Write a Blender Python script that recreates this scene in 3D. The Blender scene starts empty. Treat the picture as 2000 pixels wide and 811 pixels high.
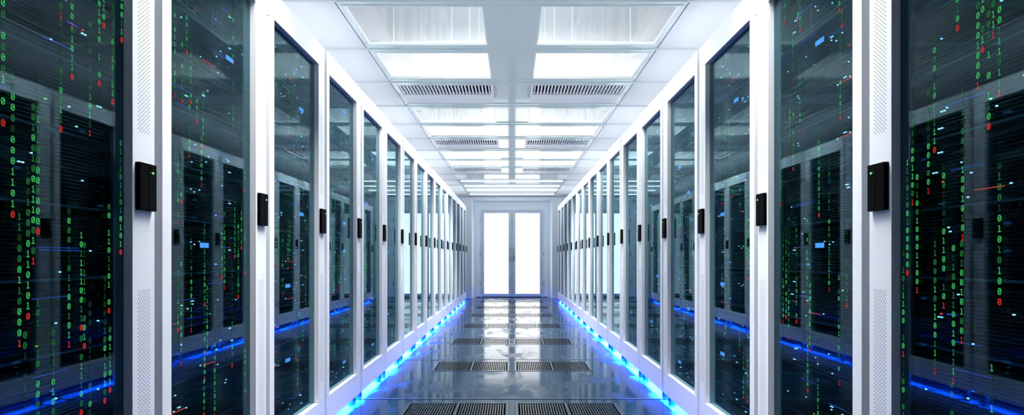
import bpy, bmesh, math, random
from mathutils import Vector

SC = bpy.context.scene
COL = SC.collection
random.seed(7)

# ------------------------------------------------------------------ measures
W = 0.75            # cabinet pitch along the aisle
F = 1073.0          # focal length in pixels of the 2000 px frame
HC = 1.005          # eye height
VPX, VPY = 1000.0, 503.4
XF = 1.075          # cabinet face
GLD = 0.025         # glass set back
XG = XF + GLD
CEIL = HC + 1.517
WALL_Y = 13.6
Y0_FIRST = 1.252 * W
NCAB = 16
L = 0.7136
OP0, OP1 = 0.0456, 0.6177
ZB, ZOB, ZOT, ZT = 0.047, 0.197, 2.080, 2.205
NSRV = 10
SH0, SHP, SRVH = 0.205, 0.187, 0.162

ORD = ['first', 'second', 'third', 'fourth', 'fifth', 'sixth', 'seventh', 'eighth', 'ninth', 'tenth', 'eleventh',
       'twelfth', 'thirteenth', 'fourteenth', 'fifteenth', 'sixteenth']

# ------------------------------------------------------------------ materials
MATS = {}


def new_mat(name):
    m = bpy.data.materials.new(name)
    m.use_nodes = True
    nt = m.node_tree
    nt.nodes.clear()
    out = nt.nodes.new('ShaderNodeOutputMaterial')
    MATS[name] = m
    return m, nt, out


def N(nt, kind, **kw):
    n = nt.nodes.new(kind)
    for k, v in kw.items():
        setattr(n, k, v)
    return n


def setin(n, **kw):
    for k, v in kw.items():
        n.inputs[k.replace('_', ' ')].default_value = v


def principled(name, base, rough=0.5, metal=0.0, noise=0.0, nscale=8.0, rnoise=0.0, spec=0.5, coat=0.0):
    m, nt, out = new_mat(name)
    p = N(nt, 'ShaderNodeBsdfPrincipled')
    p.inputs['Base Color'].default_value = (*base, 1)
    p.inputs['Roughness'].default_value = rough
    p.inputs['Metallic'].default_value = metal
    p.inputs['Specular IOR Level'].default_value = spec
    p.inputs['Coat Weight'].default_value = coat
    p.inputs['Coat Roughness'].default_value = 0.05
    nt.links.new(p.outputs[0], out.inputs[0])
    if noise or rnoise:
        tc = N(nt, 'ShaderNodeTexCoord')
        nz = N(nt, 'ShaderNodeTexNoise')
        nz.inputs['Scale'].default_value = nscale
        nz.inputs['Detail'].default_value = 4
        nt.links.new(tc.outputs['Object'], nz.inputs['Vector'])
        if noise:
            mr = N(nt, 'ShaderNodeMapRange')
            mr.inputs['To Min'].default_value = 1 - noise
            mr.inputs['To Max'].default_value = 1 + noise
            mx = N(nt, 'ShaderNodeVectorMath', operation='SCALE')
            mx.inputs[0].default_value = base
            nt.links.new(nz.outputs['Fac'], mr.inputs['Value'])
            nt.links.new(mr.outputs[0], mx.inputs['Scale'])
            nt.links.new(mx.outputs[0], p.inputs['Base Color'])
        if rnoise:
            mr = N(nt, 'ShaderNodeMapRange')
            mr.inputs['To Min'].default_value = max(0.02, rough - rnoise)
            mr.inputs['To Max'].default_value = rough + rnoise
            nt.links.new(nz.outputs['Fac'], mr.inputs['Value'])
            nt.links.new(mr.outputs[0], p.inputs['Roughness'])
    return m


def emission(name, col, strength, sample=True):
    m, nt, out = new_mat(name)
    e = N(nt, 'ShaderNodeEmission')
    e.inputs[0].default_value = (*col, 1)
    e.inputs[1].default_value = strength
    nt.links.new(e.outputs[0], out.inputs[0])
    if not sample:
        m.cycles.emission_sampling = 'NONE'
    return m


def glass(name, tint, f0, rough=0.0, f90=1.0, refl=(0.95, 0.98, 1.0)):
    """clear sheet glass: transparent plus mirror, mixed by the angle of view (Schlick)"""
    m, nt, out = new_mat(name)
    g = N(nt, 'ShaderNodeNewGeometry')
    d = N(nt, 'ShaderNodeVectorMath', operation='DOT_PRODUCT')
    nt.links.new(g.outputs['Normal'], d.inputs[0])
    nt.links.new(g.outputs['Incoming'], d.inputs[1])
    a = N(nt, 'ShaderNodeMath', operation='ABSOLUTE')
    nt.links.new(d.outputs['Value'], a.inputs[0])
    s = N(nt, 'ShaderNodeMath', operation='SUBTRACT')
    s.inputs[0].default_value = 1.0
    nt.links.new(a.outputs[0], s.inputs[1])
    p = N(nt, 'ShaderNodeMath', operation='POWER')
    p.inputs[1].default_value = 5.0
    nt.links.new(s.outputs[0], p.inputs[0])
    ma = N(nt, 'ShaderNodeMath', operation='MULTIPLY_ADD')
    ma.inputs[1].default_value = f90 - f0
    ma.inputs[2].default_value = f0
    nt.links.new(p.outputs[0], ma.inputs[0])
    t = N(nt, 'ShaderNodeBsdfTransparent')
    t.inputs[0].default_value = (*tint, 1)
    gl = N(nt, 'ShaderNodeBsdfGlossy')
    gl.inputs['Color'].default_value = (*refl, 1)
    gl.inputs['Roughness'].default_value = rough
    mx = N(nt, 'ShaderNodeMixShader')
    nt.links.new(ma.outputs[0], mx.inputs[0])
    nt.links.new(t.outputs[0], mx.inputs[1])
    nt.links.new(gl.outputs[0], mx.inputs[2])
    nt.links.new(mx.outputs[0], out.inputs[0])
    return m


def perforated(name, base):
    """white sheet metal with two fields of small round holes in staggered columns"""
    m, nt, out = new_mat(name)
    tc = N(nt, 'ShaderNodeTexCoord')
    sx = N(nt, 'ShaderNodeSeparateXYZ')
    nt.links.new(tc.outputs['Object'], sx.inputs[0])

    def M(op, a, b=None, c=None):
        n = N(nt, 'ShaderNodeMath', operation=op)
        for i, v in enumerate((a, b, c)):
            if v is None:
                continue
            if isinstance(v, (int, float)):
                n.inputs[i].default_value = v
            else:
                nt.links.new(v, n.inputs[i])
        return n.outputs[0]
    y, z = sx.outputs['Y'], sx.outputs['Z']
    a, p = 0.0061, 0.012
    y0 = 0.6415

    def lattice(oy, oz):
        u = M('MULTIPLY', M('SUBTRACT', y, y0 + oy), 1 / (2 * a))
        v = M('MULTIPLY', M('SUBTRACT', z, 0.309 + oz), 1 / p)
        du = M('MULTIPLY', M('SUBTRACT', u, M('ROUND', u)), 2 * a)
        dv = M('MULTIPLY', M('SUBTRACT', v, M('ROUND', v)), p)
        return M('ADD', M('MULTIPLY', du, du), M('MULTIPLY', dv, dv))
    d2 = M('MINIMUM', lattice(0, 0), lattice(a, p / 2))
    dot = M('LESS_THAN', d2, 0.0019 ** 2)
    iny = M('MULTIPLY', M('GREATER_THAN', y, y0 - 0.003), M('LESS_THAN', y, y0 + 8 * a + 0.003))
    z1 = M('MULTIPLY', M('GREATER_THAN', z, 0.306), M('LESS_THAN', z, 0.912))
    z2 = M('MULTIPLY', M('GREATER_THAN', z, 1.366), M('LESS_THAN', z, 1.972))
    msk = M('MULTIPLY', dot, M('MULTIPLY', iny, M('ADD', z1, z2)))
    mx = N(nt, 'ShaderNodeMix', data_type='RGBA')
    nt.links.new(msk, mx.inputs['Factor'])
    mx.inputs['A'].default_value = (*base, 1)
    mx.inputs['B'].default_value = (0.03, 0.045, 0.05, 1)
    pr = N(nt, 'ShaderNodeBsdfPrincipled')
    pr.inputs['Roughness'].default_value = 0.38
    nt.links.new(mx.outputs['Result'], pr.inputs['Base Color'])
    nt.links.new(pr.outputs[0], out.inputs[0])
    return m


def floor_mat():
    m, nt, out = new_mat('polished_floor_plate')
    tc = N(nt, 'ShaderNodeTexCoord')
    mp = N(nt, 'ShaderNodeMapping')
    mp.inputs['Scale'].default_value = (1.0, 0.55, 1)
    nt.links.new(tc.outputs['Object'], mp.inputs[0])
    n1 = N(nt, 'ShaderNodeTexNoise')
    n1.inputs['Scale'].default_value = 5.0
    n1.inputs['Detail'].default_value = 3
    n1.inputs['Distortion'].default_value = 0.6
    nt.links.new(mp.outputs[0], n1.inputs['Vector'])
    n2 = N(nt, 'ShaderNodeTexNoise')
    n2.inputs['Scale'].default_value = 1.4
    n2.inputs['Detail'].default_value = 3
    nt.links.new(mp.outputs[0], n2.inputs['Vector'])
    r = N(nt, 'ShaderNodeMapRange')
    r.inputs['From Min'].default_value = 0.50
    r.inputs['From Max'].default_value = 0.64
    r.inputs['To Min'].default_value = 0.09
    r.inputs['To Max'].default_value = 0.30
    nt.links.new(n1.outputs['Fac'], r.inputs['Value'])
    c = N(nt, 'ShaderNodeValToRGB')
    c.color_ramp.elements[0].position = 0.35
    c.color_ramp.elements[0].color = (0.003, 0.020, 0.042, 1)
    c.color_ramp.elements[1].position = 0.75
    c.color_ramp.elements[1].color = (0.004, 0.028, 0.052, 1)
    nt.links.new(n2.outputs['Fac'], c.inputs[0])
    p = N(nt, 'ShaderNodeBsdfPrincipled')
    p.inputs['Coat Weight'].default_value = 0.05
    p.inputs['Coat Roughness'].default_value = 0.45
    p.inputs['Specular IOR Level'].default_value = 0.15
    nt.links.new(c.outputs[0], p.inputs['Base Color'])
    nt.links.new(r.outputs[0], p.inputs['Roughness'])
    b = N(nt, 'ShaderNodeBump')
    b.inputs['Strength'].default_value = 0.012
    b.inputs['Distance'].default_value = 0.01
    nt.links.new(n1.outputs['Fac'], b.inputs['Height'])
    nt.links.new(b.outputs[0], p.inputs['Normal'])
    nt.links.new(p.outputs[0], out.inputs[0])
    return m


WHITE = (0.77, 0.81, 0.85)
white = principled('white_powder_coat', WHITE, 0.38, noise=0.012, nscale=3)
perf = perforated('perforated_white_panel', WHITE)
black = principled('black_plastic', (0.001, 0.0011, 0.0012), 0.6, noise=0.1, nscale=40, spec=0.04)
srv_black = principled('server_black', (0.004, 0.005, 0.006), 0.4, noise=0.15, nscale=20, spec=0.2)
srv_rib = principled('server_bezel_grey', (0.006, 0.008, 0.010), 0.16, noise=0.1, nscale=20, spec=0.5)
steel = principled('shelf_steel', (0.22, 0.27, 0.30), 0.4, metal=0.3, noise=0.05)
inner = principled('cabinet_liner', (0.05, 0.068, 0.078), 0.5, noise=0.05)
dark = principled('dark_void', (0.003, 0.004, 0.006), 0.9, noise=0.1, spec=0.05)
rubber = principled('foot_rubber', (0.02, 0.025, 0.04), 0.6, noise=0.1)
ceil_gloss = principled('glossy_ceiling_panel', (0.66, 0.78, 0.78), 0.08, noise=0.01, nscale=2, spec=0.6)
soffit = principled('white_ceiling_paint', (0.82, 0.85, 0.89), 0.5, noise=0.01, nscale=2)
lining = principled('well_lining', (0.30, 0.31, 0.33), 0.7, noise=0.01)
bulk = principled('bulkhead_panel', (0.47, 0.47, 0.49), 0.6, noise=0.01, nscale=2)
bulkw = principled('bulkhead_white', (0.44, 0.435, 0.44), 0.6, noise=0.005, nscale=2)
slat_w = principled('vent_slat_white', (0.80, 0.84, 0.87), 0.35, noise=0.02)
wallm = principled('blue_grey_wall_paint', (0.78, 0.86, 0.92), 0.45, noise=0.015, nscale=2)
doorm = principled('door_frame_paint', (0.62, 0.69, 0.78), 0.4, noise=0.01)
chrome = principled('handle_metal', (0.45, 0.5, 0.55), 0.25, metal=0.8, noise=0.05)
grate_m = principled('grate_metal', (0.016, 0.026, 0.034), 0.18, rnoise=0.06, nscale=15, spec=0.35)
edge_m = principled('plate_edge_metal', (0.42, 0.50, 0.55), 0.3, metal=0.6, noise=0.05)
floor_m = floor_mat()
glass_m = glass('door_glass', (0.50, 0.66, 0.70), 0.034, refl=(0.66, 0.90, 1.0))
cglass_m = glass('ceiling_glass', (0.97, 0.98, 0.98), 0.012, 0.0, 0.35)
pane_m = emission('daylit_frosted_pane', (0.96, 0.98, 1.0), 2.7)
bar_m = emission('bar_lamp_white', (0.95, 0.98, 1.0), 5.0)
strip_m = emission('blue_light_strip', (0.004, 0.085, 1.0), 620.0)
dg_b = emission('code_green', (0.07, 0.62, 0.15), 1.0, False)
dg_m = emission('code_mid_green', (0.03, 0.26, 0.06), 0.8, False)
dg_d = emission('code_dim_green', (0.015, 0.10, 0.03), 0.6, False)
dg_r = emission('code_red', (0.85, 0.04, 0.025), 0.95, False)
led_w = emission('led_pale_blue', (0.4, 0.65, 1.0), 4.5, False)
led_b = emission('led_blue', (0.05, 0.15, 0.9), 1.3, False)
led_r = emission('led_red', (0.9, 0.06, 0.03), 3.5, False)
led_g = emission('led_green', (0.25, 0.8, 0.1), 2.5, False)
lcd_m = emission('blue_display', (0.12, 0.33, 0.85), 3.0, False)
lockled = emission('lock_led_green', (0.2, 1.0, 0.25), 2.2, False)


# ------------------------------------------------------------------ mesh helper
class MB:
    def __init__(self):
        self.v, self.f, self.mi, self.mats = [], [], [], []

    def m(self, mat):
        if mat not in self.mats:
            self.mats.append(mat)
        return self.mats.index(mat)

    def box(self, x0, x1, y0, y1, z0, z1, mat):
        x0, x1 = min(x0, x1), max(x0, x1)
        y0, y1 = min(y0, y1), max(y0, y1)
        z0, z1 = min(z0, z1), max(z0, z1)
        b = len(self.v)
        self.v += [(x0, y0, z0), (x1, y0, z0), (x1, y1, z0), (x0, y1, z0), (x0, y0, z1), (x1, y0, z1), (x1, y1, z1), (x0, y1, z1)]
        for q in ((0, 3, 2, 1), (4, 5, 6, 7), (0, 1, 5, 4), (1, 2, 6, 5), (2, 3, 7, 6), (3, 0, 4, 7)):
            self.f.append(tuple(b + i for i in q))
            self.mi.append(self.m(mat))
        return self

    def face(self, pts, mat):
        b = len(self.v)
        self.v += [tuple(p) for p in pts]
        self.f.append(tuple(range(b, b + len(pts))))
        self.mi.append(self.m(mat))

    def cyl(self, c, axis, r, h, mat, n=16, r2=None):
        r2 = r if r2 is None else r2
        ax = {'x': (1, 2, 0), 'y': (2, 0, 1), 'z': (0, 1, 2)}[axis]
        b = len(self.v)
        for k, rr in ((0, r), (1, r2)):
            for i in range(n):
                t = 2 * math.pi * i / n
                p = [0, 0, 0]
                p[ax[0]] = c[ax[0]] + rr * math.cos(t)
                p[ax[1]] = c[ax[1]] + rr * math.sin(t)
                p[ax[2]] = c[ax[2]] + h * k
                self.v.append(tuple(p))
        mi = self.m(mat)
        for i in range(n):
            j = (i + 1) % n
            self.f.append((b + i, b + j, b + n + j, b + n + i))
            self.mi.append(mi)
        self.f.append(tuple(b + i for i in reversed(range(n))))
        self.f.append(tuple(b + n + i for i in range(n)))
        self.mi += [mi, mi]
        return self

    def mesh(self, name, bevel=0.0):
        me = bpy.data.meshes.new(name)
        me.from_pydata(self.v, [], self.f)
        for mt in self.mats:
            me.materials.append(mt)
        for p, i in zip(me.polygons, self.mi):
            p.material_index = i
        if bevel:
            bm = bmesh.new()
            bm.from_mesh(me)
            bmesh.ops.bevel(bm, geom=list(bm.edges), offset=bevel, segments=2, affect='EDGES', profile=0.7)
            bm.to_mesh(me)
            bm.free()
        me.update()
        return me


def obj(name, me, parent=None, loc=None):
    if isinstance(me, MB):
        me = me.mesh(name)
    o = bpy.data.objects.new(name, me)
    COL.objects.link(o)
    if parent:
        o.parent = parent
    if loc:
        o.location = loc
    return o


def tag(o, label, cat, group=None):
    o['label'] = label
    o['category'] = cat
    if group:
        o['group'] = group
    return o


def struct(name, mb, parent=None, bevel=0.0):
    o = obj(name, mb.mesh(name, bevel) if isinstance(mb, MB) else mb, parent)
    if not parent:
        o['kind'] = 'structure'
    return o


# ------------------------------------------------------------------ room shell
RX = 2.25
YB = -3.0
# floor: plates with narrow joints, cut out where the grates sit
seams = [(k + 0.2) * W for k in range(-3, 19, 2)]       # every second cabinet joint
GX0, GX1 = 0.022, 0.722                                    # grate opening across
GD0, GD1 = 0.545, 0.100                                    # grate opening before each seam
mb = MB()
J = 0.016
edges = [YB] + [s for s in seams if s > YB] + [WALL_Y + 0.4]
grate_rows = []
for a, b in zip(edges[:-1], edges[1:]):
    y0, y1 = a + J, b - J
    g = b in seams and b > 2.0
    mb.box(-RX, RX, y0 - 0.004, y0, -0.0025, 0.0010, edge_m)
    if not g:
        mb.box(-RX, RX, y0, y1, -0.03, 0, floor_m)
        continue
    grate_rows.append(b)
    ga, gb = b - GD0, b - GD1
    mb.box(-RX, RX, y0, ga, -0.03, 0, floor_m)
    mb.box(-RX, RX, gb, y1, -0.03, 0, floor_m)
    mb.box(-RX, -GX1, ga, gb, -0.03, 0, floor_m)
    mb.box(GX1, RX, ga, gb, -0.03, 0, floor_m)
    mb.box(-GX0, GX0, ga, gb, -0.03, 0, floor_m)
struct('floor', mb)
mb = MB()
for b in seams:
    if b > YB:
        mb.box(-RX, RX, b - J + 0.0005, b + J - 0.0045, -0.03, -0.0012, dark)
struct('floor_joint', mb)
mb = MB()
mb.box(-RX, RX, YB, WALL_Y + 0.45, -0.42, -0.40, dark)
struct('floor_void_base', mb)

# walls
mb = MB()
mb.box(-RX - 0.1, -RX, YB, WALL_Y + 0.6, -0.4, 3.4, wallm)
struct('wall_left', mb)
mb = MB()
mb.box(RX, RX + 0.1, YB, WALL_Y + 0.6, -0.4, 3.4, wallm)
struct('wall_right', mb)
mb = MB()
mb.box(-RX, RX, YB - 0.1, YB, -0.4, 3.4, wallm)
struct('wall_back', mb)

# end wall with a splayed recess
HWO, HWI, RT, RTI, RD = 0.994, 0.945, 2.443, 2.415, 0.35
YR = WALL_Y + RD
mb = MB()
mb.box(-RX, -HWO, WALL_Y, WALL_Y + 0.12, -0.4, 3.4, wallm)
mb.box(HWO, RX, WALL_Y, WALL_Y + 0.12, -0.4, 3.4, wallm)
mb.box(-HWO, HWO, WALL_Y, WALL_Y + 0.12, RT, 3.4, wallm)
for s in (-1, 1):
    mb.face([(s * HWO, WALL_Y, 0), (s * HWO, WALL_Y, RT), (s * HWI, YR, RTI), (s * HWI, YR, 0)], wallm)
mb.face([(-HWO, WALL_Y, RT), (HWO, WALL_Y, RT), (HWI, YR, RTI), (-HWI, YR, RTI)], wallm)
DX, DT = 0.793, 2.222
mb.box(-HWO, -DX, YR, YR + 0.12, 0, RTI + 0.1, wallm)
mb.box(DX, HWO, YR, YR + 0.12, 0, RTI + 0.1, wallm)
mb.box(-DX, DX, YR, YR + 0.12, DT, RTI + 0.1, wallm)
struct('wall_front', mb)
# door casing, then two glazed leaves
mb = MB()
mb.box(-DX - 0.004, -DX + 0.03, YR - 0.03, YR + 0.06, 0.002, DT, doorm)
mb.box(DX - 0.03, DX + 0.004, YR - 0.03, YR + 0.06, 0.002, DT, doorm)
mb.box(-DX + 0.03, DX - 0.03, YR - 0.03, YR + 0.06, DT - 0.03, DT, doorm)
struct('trim_1', mb, bevel=0.003)
mb = MB()
mb.box(-0.90, 0.90, YR - 0.02, YR + 0.06, -0.01, 0.012, dark)
struct('trim_2', mb)
for n, s in ((1, -1), (2, 1)):
    mb = MB()
    xo, xi = DX - 0.032, 0.004
    po, pi_ = 0.702, 0.091
    z0, z1 = 0.014, DT - 0.033
    pz0, pz1 = 0.0885, 2.128
    ya, yb = YR - 0.012, YR + 0.035
    mb.box(s * xo, s * po, ya, yb, z0, z1, doorm)
    mb.box(s * pi_, s * xi, ya, yb, z0, z1, doorm)
    mb.box(s * po, s * pi_, ya, yb, z0, pz0, doorm)
    mb.box(s * po, s * pi_, ya, yb, pz1, z1, doorm)
    d = struct('door_%d' % n, mb, bevel=0.003)
    g = MB()
    g.box(s * po, s * pi_, YR + 0.005, YR + 0.02, pz0, pz1, pane_m)
    obj('pane', g, d)
    h = MB()
    hx = s * 0.045
    h.box(hx - 0.02, hx + 0.02, YR - 0.018, YR - 0.012, 0.93, 1.26, chrome)
    h.cyl((hx, YR - 0.055, 1.0), 'y', 0.022, 0.04, chrome)
    h.box(hx - 0.009, hx + 0.009, YR - 0.065, YR - 0.052, 0.955, 1.015, chrome)
    h.cyl((hx, YR - 0.032, 1.235), 'y', 0.008, 0.02, chrome)
    h.cyl((hx, YR - 0.06, 1.08), 'z', 0.009, 0.16, chrome)
    h.cyl((hx, YR - 0.062, 1.10), 'y', 0.007, 0.05, chrome)
    h.cyl((hx, YR - 0.062, 1.22), 'y', 0.007, 0.05, chrome)
    obj('door_handle', h, d)
    for hz in (0.35, 1.1, 1.95):
        k = MB()
        k.cyl((s * (DX + 0.008), YR - 0.03, hz - 0.045), 'z', 0.011, 0.09, chrome, 12)
        obj('hinge', k, d)

# ------------------------------------------------------------------ ceiling
CS, CP, CG = 0.175, 1.019, 1.053      # centre strip, panel edge, groove
BW = 0.15


def beam_y(k):
    return (k + 0.2) * W


KMIN, KMAX = -4, 17
VENTS = (0, 3, 6, 9, 12)
GROUPS = ((-2, 0), (1, 3), (4, 6), (7, 9), (10, 12))      # light wells from beam a to beam b
mb = MB()
for s in (-1, 1):
    mb.box(s * CP, s * (CG - 0.003), YB, WALL_Y, CEIL, CEIL + 0.002, ceil_gloss)
    mb.box(s * (CG + 0.003), s * RX, YB, WALL_Y, CEIL, CEIL + 0.002, soffit)
    mb.box(s * (CG - 0.003), s * (CG + 0.003), YB, WALL_Y, CEIL + 0.0012, CEIL + 0.002, dark)
mb.box(-CS, CS, YB, WALL_Y, CEIL, CEIL + 0.002, ceil_gloss)
in_light = set()
for a, b in GROUPS:
    in_light |= set(range(a, b))
for k in range(KMIN, KMAX + 1):
    y = beam_y(k)
    yn = min(beam_y(k + 1), WALL_Y)
    for s in (-1, 1):
        mb.box(s * CS, s * CP, y, y + BW, CEIL, CEIL + 0.002, ceil_gloss)
        if k in in_light:
            continue
        if k in VENTS:
            mb.box(s * CS, s * CP, y + 0.555, yn, CEIL, CEIL + 0.002, soffit)
        else:
            mb.box(s * CS, s * CP, y + BW, yn, CEIL, CEIL + 0.002, ceil_gloss)
ceiling = struct('ceiling', mb)
mb = MB()
mb.box(-RX, RX, YB, WALL_Y + 0.12, 3.38, 3.42, lining)
struct('ceiling_upper_deck', mb)
# cross profiles below the ceiling plane
n = 0
for k in range(KMIN, KMAX + 1):
    y = beam_y(k)
    mb = MB()
    mb.box(-CP - 0.01, CP + 0.01, y + 0.000, y + 0.030, CEIL - 0.010, CEIL + 0.001, ceil_gloss)
    mb.box(-CP - 0.01, CP + 0.01, y + 0.075, y + 0.110, CEIL - 0.014, CEIL + 0.001, ceil_gloss)
    mb.box(-CP - 0.01, CP + 0.01, y + 0.030, y + 0.075, CEIL - 0.004, CEIL + 0.001, ceil_gloss)
    mb.box(-CP - 0.01, CP + 0.01, y + 0.134, y + 0.150, CEIL - 0.010, CEIL + 0.001, ceil_gloss)
    for s in (-1, 1):
        mb.box(s * (CP + 0.01), s * RX, y + 0.070, y + 0.085, CEIL - 0.014, CEIL + 0.001, soffit)
    n += 1
    struct('trim_%d' % (n + 2), mb, bevel=0.002)

# light wells: walls, bulkhead at the far end
for a, b in GROUPS:
    ya, yb = beam_y(a) + 0.05, beam_y(b) + 0.06
    mb = MB()
    top = 3.34
    mb.box(-RX + 0.02, RX - 0.02, ya - 0.02, ya, CEIL + 0.03, top, lining)
    mb.box(-RX + 0.02, RX - 0.02, yb, yb + 0.02, CEIL + 0.03, top, bulk)
    mb.box(-RX + 0.02, RX - 0.02, yb - 0.02, yb, CEIL + 0.03, CEIL + 0.18, bulkw)
    for xs in (1.014, 0.517, 0.364):
        for s in (-1, 1):
            mb.box(s * xs - 0.005, s * xs + 0.005, yb - 0.004, yb, CEIL + 0.18, top, slat_w)
    for xs in (0.78, 0.282):
        for s in (-1, 1):
            mb.box(s * xs - 0.002, s * xs + 0.002, yb - 0.003, yb, CEIL + 0.18, top, slat_w)
    struct('ceiling_light_well', mb)

SIDE = {-1: 'left', 1: 'right'}
# glass ceiling lights, one per opening
proto = {}
vis_rank = {}
kk = [k for k in sorted(in_light) if k >= 3]
for k in sorted(in_light):
    for s in (-1, 1):
        y = beam_y(k)
        if y + W < 2.9:
            continue
        if s not in proto:
            fr = MB()
            x0, x1 = s * (CS + 0.001), s * (CP - 0.001)
            ya, yb = BW + 0.001, W - 0.001
            t = 0.016
            fr.box(x0, x0 + s * t * 0.4, ya, yb, CEIL - 0.001, CEIL + 0.0002, slat_w)
            fr.box(x1 - s * t, x1, ya, yb, CEIL - 0.002, CEIL + 0.0002, slat_w)
            fr.box(x0 + s * t * 0.4, x1 - s * t, ya, ya + t * 0.5, CEIL - 0.002, CEIL + 0.0002, slat_w)
            fr.box(x0 + s * t * 0.4, x1 - s * t, yb - t, yb, CEIL - 0.002, CEIL + 0.0002, slat_w)
            gl = MB()
            gl.box(x0 - s * 0.006, x1 + s * 0.006, ya - 0.006, yb + 0.006, CEIL + 0.0022, CEIL + 0.007, cglass_m)
            proto[s] = (fr.mesh('light_frame'), gl.mesh('glass_cover'))
        fme, gme = proto[s]
        o = obj('ceiling_light', fme, None, (0, y, 0))
        r = kk.index(k) if k in kk else 0
        tag(o, 'white glass ceiling light %s of the centre strip, %s from the camera' % (SIDE[s], ORD[r]), 'ceiling light',
            'glass ceiling lights over the aisle')
        obj('glass_cover', gme, o)

# bright linear lamps under the last cross profiles
lm = MB()
lm.box(-1.008, 1.008, 0.112, 0.132, CEIL - 0.012, CEIL + 0.001, slat_w)
lme = lm.mesh('linear_lamp_body')
ld = MB()
ld.box(-1.000, 1.000, 0.115, 0.129, CEIL - 0.026, CEIL - 0.0125, bar_m)
dme = ld.mesh('tube')
for r, k in enumerate((14, 15, 16, 17)):
    o = obj('ceiling_bar_lamp', lme, None, (0, beam_y(k), 0))
    tag(o, 'thin bright bar lamp across the far ceiling, %s from the double door' % ORD[3 - r], 'ceiling lamp', 'bar lamps at the end of the aisle')
    obj('lamp_tube', dme, o)

# ceiling vents
NV = 27
for s in (-1, 1):
    fr = MB()
    sx0, sx1 = 0.190, 1.006
    ya, yb = BW + 0.004, 0.555
    va, vb = BW + 0.012, 0.445
    zc = CEIL - 0.008
    fr.box(s * CS, s * sx0, ya, yb, zc, CEIL + 0.02, slat_w)
    fr.box(s * sx1, s * (CP - 0.002), ya, yb, zc, CEIL + 0.02, slat_w)
    fr.box(s * sx0, s * sx1, ya, va, zc, CEIL + 0.02, slat_w)
    fr.box(s * sx0, s * sx1, vb, yb, zc, CEIL + 0.02, slat_w)
    fme = fr.mesh('vent_frame')
    sl = MB()
    for i in range(NV):
        x = sx0 + (i + 0.5) * (sx1 - sx0) / NV
        w2 = 0.0075
        z0, z1 = CEIL - 0.002, CEIL + 0.035
        lean = 0.006
        b0 = len(sl.v)
        xs = [x - w2, x + w2]
        sl.v += [(s * xs[0], va, z0), (s * xs[1], va, z0), (s * xs[1], vb, z0), (s * xs[0], vb, z0),
                 (s * (xs[0] + lean), va, z1), (s * (xs[1] + lean), va, z1), (s * (xs[1] + lean), vb, z1), (s * (xs[0] + lean), vb, z1)]
        for q in ((0, 3, 2, 1), (4, 5, 6, 7), (0, 1, 5, 4), (1, 2, 6, 5), (2, 3, 7, 6), (3, 0, 4, 7)):
            sl.f.append(tuple(b0 + j for j in q))
            sl.mi.append(sl.m(slat_w))
    sme = sl.mesh('vent_slats')
    bx = MB()
    bx.box(s * (sx0 - 0.01), s * (sx1 + 0.01), va - 0.01, vb + 0.01, CEIL + 0.16, CEIL + 0.17, dark)
    for q in ((s * (sx0 - 0.01), s * (sx0 - 0.005), va - 0.01, vb + 0.01), (s * (sx1 + 0.005), s * (sx1 + 0.01), va - 0.01, vb + 0.01),
              (s * (sx0 - 0.01), s * (sx1 + 0.01), va - 0.01, va - 0.005), (s * (sx0 - 0.01), s * (sx1 + 0.01), vb + 0.005, vb + 0.01)):
        bx.box(*q, CEIL + 0.02, CEIL + 0.17, dark)
    bme = bx.mesh('vent_duct')
    for r, k in enumerate(v for v in VENTS if v >= 6):
        o = obj('ceiling_vent', fme, None, (0, beam_y(k), 0))
        tag(o, 'white slatted ceiling vent %s of the centre strip, %s from the camera' % (SIDE[s], ORD[r]), 'ceiling vent',
            'slatted vents in the ceiling')
        obj('slats', sme, o)
        obj('duct', bme, o)
# closed panels where vents outside the view would be
mb = MB()
for k in VENTS:
    if k < 6:
        for s in (-1, 1):
            mb.box(s * CS, s * CP, beam_y(k) + BW, beam_y(k) + 0.555, CEIL, CEIL + 0.03, ceil_gloss)
struct('ceiling_closed_panel', mb)

# ------------------------------------------------------------------ floor grates
NS = 19


def grate_meshes(s):
    fr = MB()
    x0, x1 = GX0 + 0.002, GX1 - 0.002
    ya, yb = -GD0 + 0.002, -GD1 - 0.002
    i0, i1 = 0.042, 0.694
    ja, jb = -0.520, -0.122
    z0, z1 = -0.03, 0.003
    fr.box(s * x0, s * i0, ya, yb, z0, z1, grate_m)
    fr.box(s * i1, s * x1, ya, yb, z0, z1, grate_m)
    fr.box(s * i0, s * i1, ya, ja, z0, z1, grate_m)
    fr.box(s * i0, s * i1, jb, yb, z0, z1, grate_m)
    mid = (i0 + i1) / 2
    fr.box(s * (mid - 0.010), s * (mid + 0.010), ja, jb, z0, z1 - 0.0005, grate_m)
    bars = []
    for h0, h1 in ((i0, mid - 0.010), (mid + 0.010, i1)):
        b = MB()
        p = (h1 - h0) / NS
        for i in range(1, NS):
            c = h0 + i * p
            b.box(s * (c - p * 0.22), s * (c + p * 0.22), ja, jb, -0.028, 0.001, grate_m)
        bars.append(b.mesh('grate_bars'))
    return fr.mesh('grate_frame', 0.0012), bars


for s in (-1, 1):
    fme, bars = grate_meshes(s)
    rows = [g for g in grate_rows if g > 3.0]
    for r, g in enumerate(rows):
        o = obj('floor_grate', fme, None, (0, g, 0))
        tag(o, 'dark slotted floor grate on the %s half of the aisle, %s from the camera' % (SIDE[s], ORD[r]), 'floor grate',
            'slotted grates in the floor')
        for b in bars:
            obj('slot_bars', b, o)

# ------------------------------------------------------------------ code digits
DP = 0.0236    # line spacing
DH, DW_, DT_ = 0.0150, 0.0092, 0.0015


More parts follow.
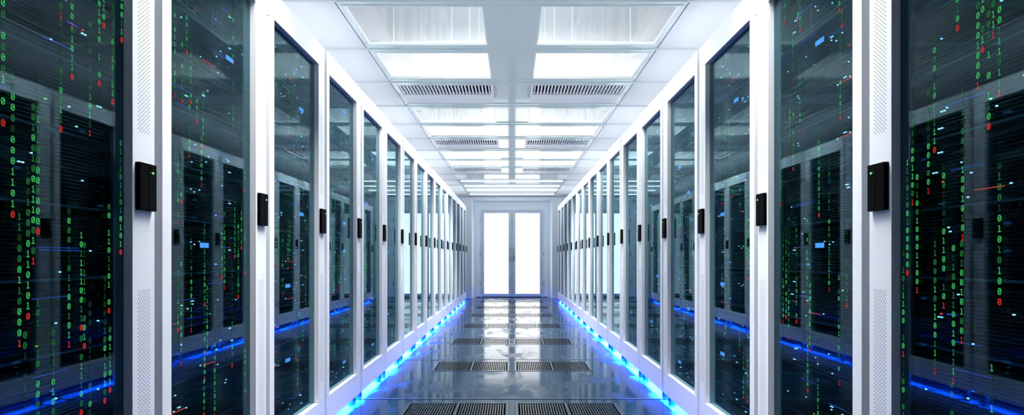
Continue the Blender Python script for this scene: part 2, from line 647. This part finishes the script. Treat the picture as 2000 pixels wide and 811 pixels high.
def ring(cx, cz, mat, add):
    n = 14
    o, i = [], []
    for k in range(n):
        t = 2 * math.pi * k / n
        c, s_ = math.cos(t), math.sin(t)
        c = math.copysign(abs(c) ** 0.8, c)
        s_ = math.copysign(abs(s_) ** 0.8, s_)
        o.append((cx + DW_ / 2 * c, cz + DH / 2 * s_))
        i.append((cx + (DW_ / 2 - DT_) * c, cz + (DH / 2 - DT_) * s_))
    for k in range(n):
        j = (k + 1) % n
        add([o[k], o[j], i[j], i[k]], mat)
    w = DT_ * 0.5
    a, b = (cx - DW_ * 0.24, cz - DH * 0.26), (cx + DW_ * 0.24, cz + DH * 0.26)
    add([(a[0] - w * .8, a[1] + w * .5), (a[0] + w * .8, a[1] - w * .5), (b[0] + w * .8, b[1] - w * .5), (b[0] - w * .8, b[1] + w * .5)], mat)


def one(cx, cz, mat, add):
    h, w, t = DH / 2, DW_ / 2, DT_ / 2
    add([(cx - t, cz - h + DT_), (cx + t, cz - h + DT_), (cx + t, cz + h), (cx - t, cz + h)], mat)
    add([(cx - w * .85, cz - h), (cx + w * .85, cz - h), (cx + w * .85, cz - h + DT_), (cx - w * .85, cz - h + DT_)], mat)
    add([(cx - w * .75, cz + h * .62), (cx - t, cz + h * .82), (cx - t, cz + h), (cx - w * .75, cz + h * .80)], mat)


def code_mesh(s, columns, seed):
    """columns: (y along the cabinet, z top, z bottom of the red digit)"""
    rng = random.Random(seed)
    m = MB()
    d = GLD - 0.0012

    def add(pts, mat):
        # reads left to right for someone facing the glass: the left row runs away from the viewer, the right row towards
        q = [(s * d, y, z) for y, z in pts]
        m.face(q, mat)
    for (yc, zt, zb) in columns:
        nd = max(2, int(round((zt - zb) / DP)))
        lead = rng.randint(4, 9)
        for i in range(nd + 1):
            z = zb + i * DP
            if not (ZOB + 0.012 < z < ZOT - 0.012):
                continue
            if i == 0:
                mat = dg_r
            else:
                p = rng.random()
                if i <= lead:
                    mat = dg_b if p < .72 else dg_m
                elif i < lead * 2:
                    mat = dg_b if p < .25 else (dg_m if p < .75 else dg_d)
                else:
                    mat = dg_m if p < .45 else dg_d
                if rng.random() < .05:
                    continue

            def put(pts, mt):
                # mirror the glyph for the right row so that it still reads left to right
                add([(yc + (py if s < 0 else -py), pz) for py, pz in pts], mt)
            (ring if rng.random() < .55 else one)(0, z, mat, put)
    return m.mesh('code_digits')


def px_cols(s, cab_i, lst):
    out = []
    y0 = Y0_FIRST + cab_i * W
    for x, ya, yb in lst:
        off = abs(x - VPX)
        yy = F * XG / off
        zt = HC + (VPY - ya) / off * XG
        zb = HC + (VPY - yb) / off * XG
        loc = yy - y0
        if OP0 + 0.006 < loc < OP1 - 0.004:
            out.append((loc, min(zt, ZOT), zb))
    return out


def rand_cols(seed, n=11):
    rng = random.Random(seed)
    out = []
    for i in range(n):
        y = OP0 + 0.02 + (OP1 - OP0 - 0.03) * ((i + rng.random()) / n)
        zb = rng.uniform(ZOB + 0.02, ZOT - 0.35)
        out.append((y, min(ZOT, zb + rng.uniform(0.15, 0.5)), zb))
        if rng.random() < .6:
            zb2 = zb - rng.uniform(0.45, 0.9) if zb > 1.1 else zb + rng.uniform(.55, .8)
            if ZOB + .02 < zb2 < ZOT - .15:
                out.append((y + rng.uniform(-.01, .01), min(ZOT, zb2 + rng.uniform(0.12, 0.38)), zb2))
    return out


LEFT_A = [(5, -60, 240), (24, 110, 419), (73, 160, 452), (64, 215, 510), (54, 340, 618), (37, 430, 671), (118, -60, 30), (118, 52, 252),
          (140, -60, 50), (140, 66, 150), (175, 55, 260), (193, 10, 163), (202, -20, 50), (219, -40, 199), (237, -60, 78), (235, 285, 493),
          (73, 590, 850), (134, 420, 673), (158, 455, 640), (158, 655, 806), (164, 470, 676), (175, 600, 860), (204, 540, 783), (212, 410, 607),
          (214, 640, 762), (48, 650, 900), (103, 640, 900)]
RIGHT_A = [(1871, -40, 55), (1911, -60, 167), (1920, -60, 97), (1932, 15, 247), (1941, -60, 68), (1953, -60, 182), (1783, 180, 395),
           (1814, 170, 373), (1826, 60, 293), (1881, 180, 464), (1953, 330, 590), (1773, 320, 533), (1792, 330, 567), (1844, 330, 597),
           (1765, 500, 692), (1765, 715, 860), (1827, 470, 725), (1863, 490, 744), (1879, 470, 665), (1860, 760, 900), (1938, 720, 900)]
LEFT_B = [(341, 10, 185), (355, 40, 198), (364, -40, 103), (372, 90, 200), (381, -40, 17), (369, 200, 303), (384, 90, 237), (396, 180, 287),
          (455, -40, 121), (455, 160, 256), (478, -40, 65), (393, 250, 362), (347, 290, 433), (353, 290, 394), (477, 150, 370),
          (347, 530, 645), (353, 500, 710), (373, 470, 645), (399, 440, 595), (438, 420, 562), (433, 440, 542), (458, 400, 501),
          (465, 440, 580), (471, 400, 484), (478, 430, 534), (399, 600, 740), (404, 560, 690), (398, 750, 810), (419, 600, 811), (453, 520, 714),
          (478, 640, 775)]
RIGHT_B = [(1507, -20, 72), (1533, -20, 45), (1549, 20, 160), (1553, -30, 15), (1559, -20, 40), (1563, -40, 60), (1640, -60, 20), (1645, 20, 50),
           (1642, 60, 230), (1563, 100, 260), (1550, 170, 330), (1543, 160, 300), (1577, 420, 592), (1582, 420, 684), (1530, 400, 628),
           (1536, 440, 620), (1541, 430, 660), (1556, 430, 628), (1578, 600, 763), (1583, 540, 670), (1598, 650, 820), (1639, 540, 748),
           (1655, 400, 597), (1620, 300, 566), (1600, 250, 420), (1525, 250, 400)]
code = {}
for s in (-1, 1):
    code[s] = [code_mesh(s, px_cols(s, 0, LEFT_A if s < 0 else RIGHT_A), 11 + s),
               code_mesh(s, px_cols(s, 1, LEFT_B if s < 0 else RIGHT_B), 21 + s)]
    for v in range(4):
        code[s].append(code_mesh(s, rand_cols(100 * s + v), 31 * (v + 1) + s))


# ------------------------------------------------------------------ cabinets
def cabinet_meshes(s):
    P = {}

    def part(name, bevel, *boxes):
        m = MB()
        for (d0, d1, y0, y1, z0, z1, mt) in boxes:
            m.box(s * d0, s * d1, y0, y1, z0, z1, mt)
        P[name] = m.mesh(name, bevel)
        return P[name]
    part('hinge_stile', 0.0015, (0, 0.024, 0, OP0, ZOB + 0.001, ZOT, white))
    part('perforated_post', 0.0015, (0, 0.055, OP1, L, ZOB + 0.001, ZOT, perf))
    tb = MB()
    tb.box(0, s * 0.055, 0, L, ZOT + 0.0025, ZT, white)
    me = tb.mesh('top_beam', 0.0015)
    P['top_beam'] = me
    part('bottom_panel', 0.0015, (0, 0.055, 0, L, ZB, ZOB - 0.0015, white))
    sc = MB()
    sc.cyl((-0.0004 if s > 0 else -0.0022, 0, 0), 'x', 0.0032, 0.0026, steel, 10)
    P['screw'] = sc.mesh('screw')
    part('side_panel_near', 0, (0.056, 1.0, 0.0, 0.012, ZB, ZT, inner))
    part('side_panel_far', 0, (0.056, 1.0, L - 0.012, L, ZB, ZT, inner))
    part('back_panel', 0, (0.985, 1.0, 0.012, L - 0.012, ZB, ZT, inner))
    part('roof_panel', 0, (0.056, 0.985, 0.012, L - 0.012, ZT - 0.02, ZT, white))
    part('base_panel', 0, (0.056, 0.985, 0.012, L - 0.012, ZB, ZB + 0.02, inner))
    part('mounting_rail', 0, (-0.015, 0.015, -0.009, 0.009, ZB + 0.021, ZT - 0.021, steel))
    part('shelf', 0, (0.066, 0.80, OP0 + 0.0065, OP1 + 0.0035, -0.006, 0.0, steel))
    part('glass', 0, (GLD, GLD + 0.005, OP0 + 0.0005, OP1 - 0.0005, ZOB + 0.0005, ZOT + 0.001, glass_m))
    lk = MB()
    a, b, z0, z1 = 0.628, 0.7005, 1.142, 1.279
    mid = (a + b) / 2 + 0.002
    lk.box(0, s * -0.011, a, b, z0, z1, black)
    lk.box(s * -0.010, s * -0.0148, a, mid - 0.001, z0, z1, black)
    lk.box(s * -0.010, s * -0.0148, mid + 0.001, b, z0, z1, black)
    P['door_lock'] = lk.mesh('door_lock', 0.0012)
    ld = MB()
    ld.cyl((s * -0.0156 if s > 0 else 0.0146, 0.684, 1.254), 'x', 0.0032, 0.001, lockled, 12)
    ld.box(s * -0.0146, s * -0.0152, 0.672, 0.679, 1.2525, 1.2555, dg_m)
    P['status_light'] = ld.mesh('status_light')
    ft = MB()
    ft.cyl((0, 0, 0), 'z', 0.024, ZB - 0.0045, rubber, 20, 0.020)
    P['foot'] = ft.mesh('foot')
    part('light_strip', 0, (0.030, 0.100, 0.01, L - 0.01, ZB - 0.004, ZB - 0.001, strip_m))
    return P


# ------------------------------------------------------------------ servers
def server_meshes(s):
    y0, y1 = OP0 + 0.010, OP1 - 0.001
    ch = MB()
    ch.box(s * 0.066, s * 0.74, y0, y1, 0.0003, SRVH, srv_black)
    cme = ch.mesh('server_chassis', 0.003)
    bz = MB()
    e = 0.016
    bz.box(s * 0.056, s * 0.066, y0, y0 + e, 0.002, SRVH - 0.001, srv_black)
    bz.box(s * 0.056, s * 0.066, y1 - e, y1, 0.002, SRVH - 0.001, srv_black)
    nr = 16
    p = (SRVH - 0.008) / nr
    for i in range(nr):
        z = 0.005 + i * p
        bz.box(s * 0.058, s * 0.066, y0 + e, y1 - e, z, z + p * 0.52, srv_rib)
    bme = bz.mesh('bezel')
    leds = []
    for v in range(8):
        rng = random.Random(500 + v)
        m = MB()

        def dot(y, z, w, h, mt):
            m.box(s * 0.0545, s * 0.0585, y - w / 2, y + w / 2, z - h / 2, z + h / 2, mt)
        for i in range(rng.randint(2, 4)):
            y, z = rng.uniform(y0 + .03, y1 - .03), rng.uniform(.012, SRVH - .012)
            dot(y, z, .0042, .0030, led_w)
            if rng.random() < .6:
                dot(y + .010, z, .0042, .0030, led_w)
        for i in range(rng.randint(2, 4)):
            dot(rng.uniform(y0 + .03, y1 - .03), rng.uniform(.012, SRVH - .012), .0036, .0030, led_w)
        if rng.random() < .55:
            dot(rng.uniform(y0 + .05, y1 - .05), rng.uniform(.012, SRVH - .012), .0042, .0032, led_r)
        if rng.random() < .4:
            dot(rng.uniform(y0 + .05, y1 - .05), rng.uniform(.012, SRVH - .012), .0042, .0030, led_g)
        for i in range(rng.randint(1, 2)):
            ya, z = rng.uniform(y0 + .03, y1 - .18), rng.uniform(.012, SRVH - .012)
            mt = led_r if rng.random() < .18 else led_b
            for j in range(rng.randint(10, 16)):
                dot(ya + j * .0085, z, .0030, .0014, mt)
        if rng.random() < .6:
            ya = rng.uniform(y0 + .05, y1 - .1)
            dot(ya, rng.uniform(.02, SRVH - .02), .03, .0022, led_b)
        leds.append(m.mesh('indicator_dots'))
    lcds = []
    for yc in (0.27, 0.45):
        m = MB()
        m.box(s * 0.0535, s * 0.0575, y0 + yc - 0.032, y0 + yc + 0.032, 0.085, 0.109, srv_black)
        m.box(s * 0.0525, s * 0.0540, y0 + yc - 0.028, y0 + yc + 0.028, 0.088, 0.106, lcd_m)
        lcds.append(m.mesh('display'))
    return cme, bme, leds, lcds


LCD_LEVELS = {0: (), 1: (8, 4), 2: (8, 5, 3, 1)}
for s in (-1, 1):
    P = cabinet_meshes(s)
    cme, bme, leds, lcds = server_meshes(s)
    side = SIDE[s]
    for i in range(NCAB):
        y = Y0_FIRST + i * W
        root = bpy.data.objects.new('server_cabinet', None)
        COL.objects.link(root)
        root.location = (s * XF, y, 0)
        root.empty_display_size = 0.2
        tag(root, 'white glass-door server cabinet, %s from the camera in the %s row' % (ORD[i], side), 'server cabinet',
            'server cabinets in the %s row' % side)
        for nm in ('hinge_stile', 'top_beam', 'bottom_panel', 'back_panel', 'roof_panel', 'base_panel', 'light_strip'):
            obj(nm, P[nm], root)
        obj('perforated_post', P['perforated_post'], root)
        obj('side_panel', P['side_panel_near'], root)
        obj('side_panel', P['side_panel_far'], root)
        gl = obj('glass_door', P['glass'], root)
        v = i if i < 2 else 2 + (i * 3 + (s > 0)) % 4
        obj('code_digits', code[s][v], gl)
        lk = obj('door_lock', P['door_lock'], root)
        obj('status_light', P['status_light'], lk)
        for fy in (0.075, L - 0.045):
            for fd in (0.046, 0.93):
                obj('foot', P['foot'], root, (s * fd, fy, 0))
        for ry in (OP0 - 0.003, OP1 + 0.017):
            for rd in (0.082, 0.80):
                obj('mounting_rail', P['mounting_rail'], root, (s * rd, ry, 0))
        if i < 6:
            for y_ in (0.018, L - 0.028, L - 0.075):
                for z_ in (ZOT + 0.012, ZOB - 0.016, ZOB - 0.075):
                    obj('screw', P['screw'], root, (0, y_, z_))
        for k in range(NSRV):
            obj('shelf', P['shelf'], root, (0, 0, SH0 + k * SHP))
        rng = random.Random(900 + i * 2 + (s > 0))
        lev = LCD_LEVELS.get(i)
        if lev is None:
            lev = rng.sample(range(NSRV), 4)
        for k in range(NSRV):
            o = obj('rack_server', cme, None, (s * XF, y, SH0 + k * SHP))
            has = k in lev
            tag(o, 'black ribbed server%s, %s from top, %s cabinet from the camera, %s row'
                % (' with blue display' if has else '', ORD[NSRV - 1 - k], ORD[i], side), 'server', 'servers behind the cabinet glass')
            obj('bezel', bme, o)
            obj('indicator_dots', leds[rng.randrange(8)], o)
            if has:
                obj('display', lcds[rng.randrange(2)], o)


# ------------------------------------------------------------------ lights
def area(name, loc, rot, sx, sy, power, col):
    l = bpy.data.lights.new(name, 'AREA')
    l.shape = 'RECTANGLE'
    l.size, l.size_y = sx, sy
    l.energy = power
    l.color = col
    o = bpy.data.objects.new(name, l)
    COL.objects.link(o)
    o.location = loc
    o.rotation_euler = rot
    return o


UPP = 4.5
TOPP, WELLP = 44.0, 175.0
for a, b in GROUPS:
    y = (beam_y(a) + beam_y(b)) / 2 + 0.07
    if a < 1:
        continue            # the lights behind the camera are off
    lo = area('ceiling_lamp', (0, y - 0.2 if a > 1 else y + 0.35, 3.30), (0, 0, 0), 2.1, 0.9 if a > 1 else 0.7, WELLP * {1: 1.05, 10: 1.5}.get(a, 0.86), (1.0, 0.985, 0.965))
    lo.data.spread = math.radians(125)

# added area light beside the third bar lamp, there to brighten the end wall
area('added_wall_fill', (0, beam_y(15) + 0.15, CEIL - 0.03), (math.radians(62), 0, 0), 1.9, 0.03, 14.0, (0.9, 0.96, 1.0))
# added area lights, unseen and without fixtures, brighten ceiling and opposite top beams
for s in (-1, 1):
    area('added_beam_fill', (s * (XF + 0.34), 6.9, ZT + 0.04), (0, math.radians(s * 89), 0), 0.05, 12.0, TOPP, (1.0, 0.985, 0.965)).data.spread = math.radians(56)
    area('added_soffit_fill', (s * (XF + 0.40), 6.9, ZT + 0.03), (0, math.radians(180), 0), 0.06, 12.0, UPP, (1.0, 0.985, 0.965))  # added upward fill for the soffit, no lamp body

w = bpy.data.worlds.new('room_world')
w.use_nodes = True
w.node_tree.nodes['Background'].inputs[0].default_value = (0.6, 0.75, 0.9, 1)
w.node_tree.nodes['Background'].inputs[1].default_value = 0.1
SC.world = w

# ------------------------------------------------------------------ camera
cam = bpy.data.cameras.new('camera')
cam.sensor_width = 36.0
cam.sensor_fit = 'HORIZONTAL'
cam.lens = F / 2000.0 * 36.0
cam.shift_y = (VPY - 405.5) / 2000.0
cam.clip_start = 0.02
co = bpy.data.objects.new('camera', cam)
COL.objects.link(co)
co.location = (0, 0, HC)
co.rotation_euler = (math.pi / 2, 0, 0)
SC.camera = co

SC.view_settings.view_transform = 'Standard'
SC.view_settings.look = 'None'
SC.view_settings.exposure = 0.0
SC.view_settings.gamma = 1.0
SC.view_settings.use_curve_mapping = False
SC.cycles.max_bounces = 12
SC.cycles.diffuse_bounces = 5
SC.cycles.glossy_bounces = 6
SC.cycles.transparent_max_bounces = 24
SC.cycles.sample_clamp_indirect = 6.0
SC.cycles.caustics_reflective = False
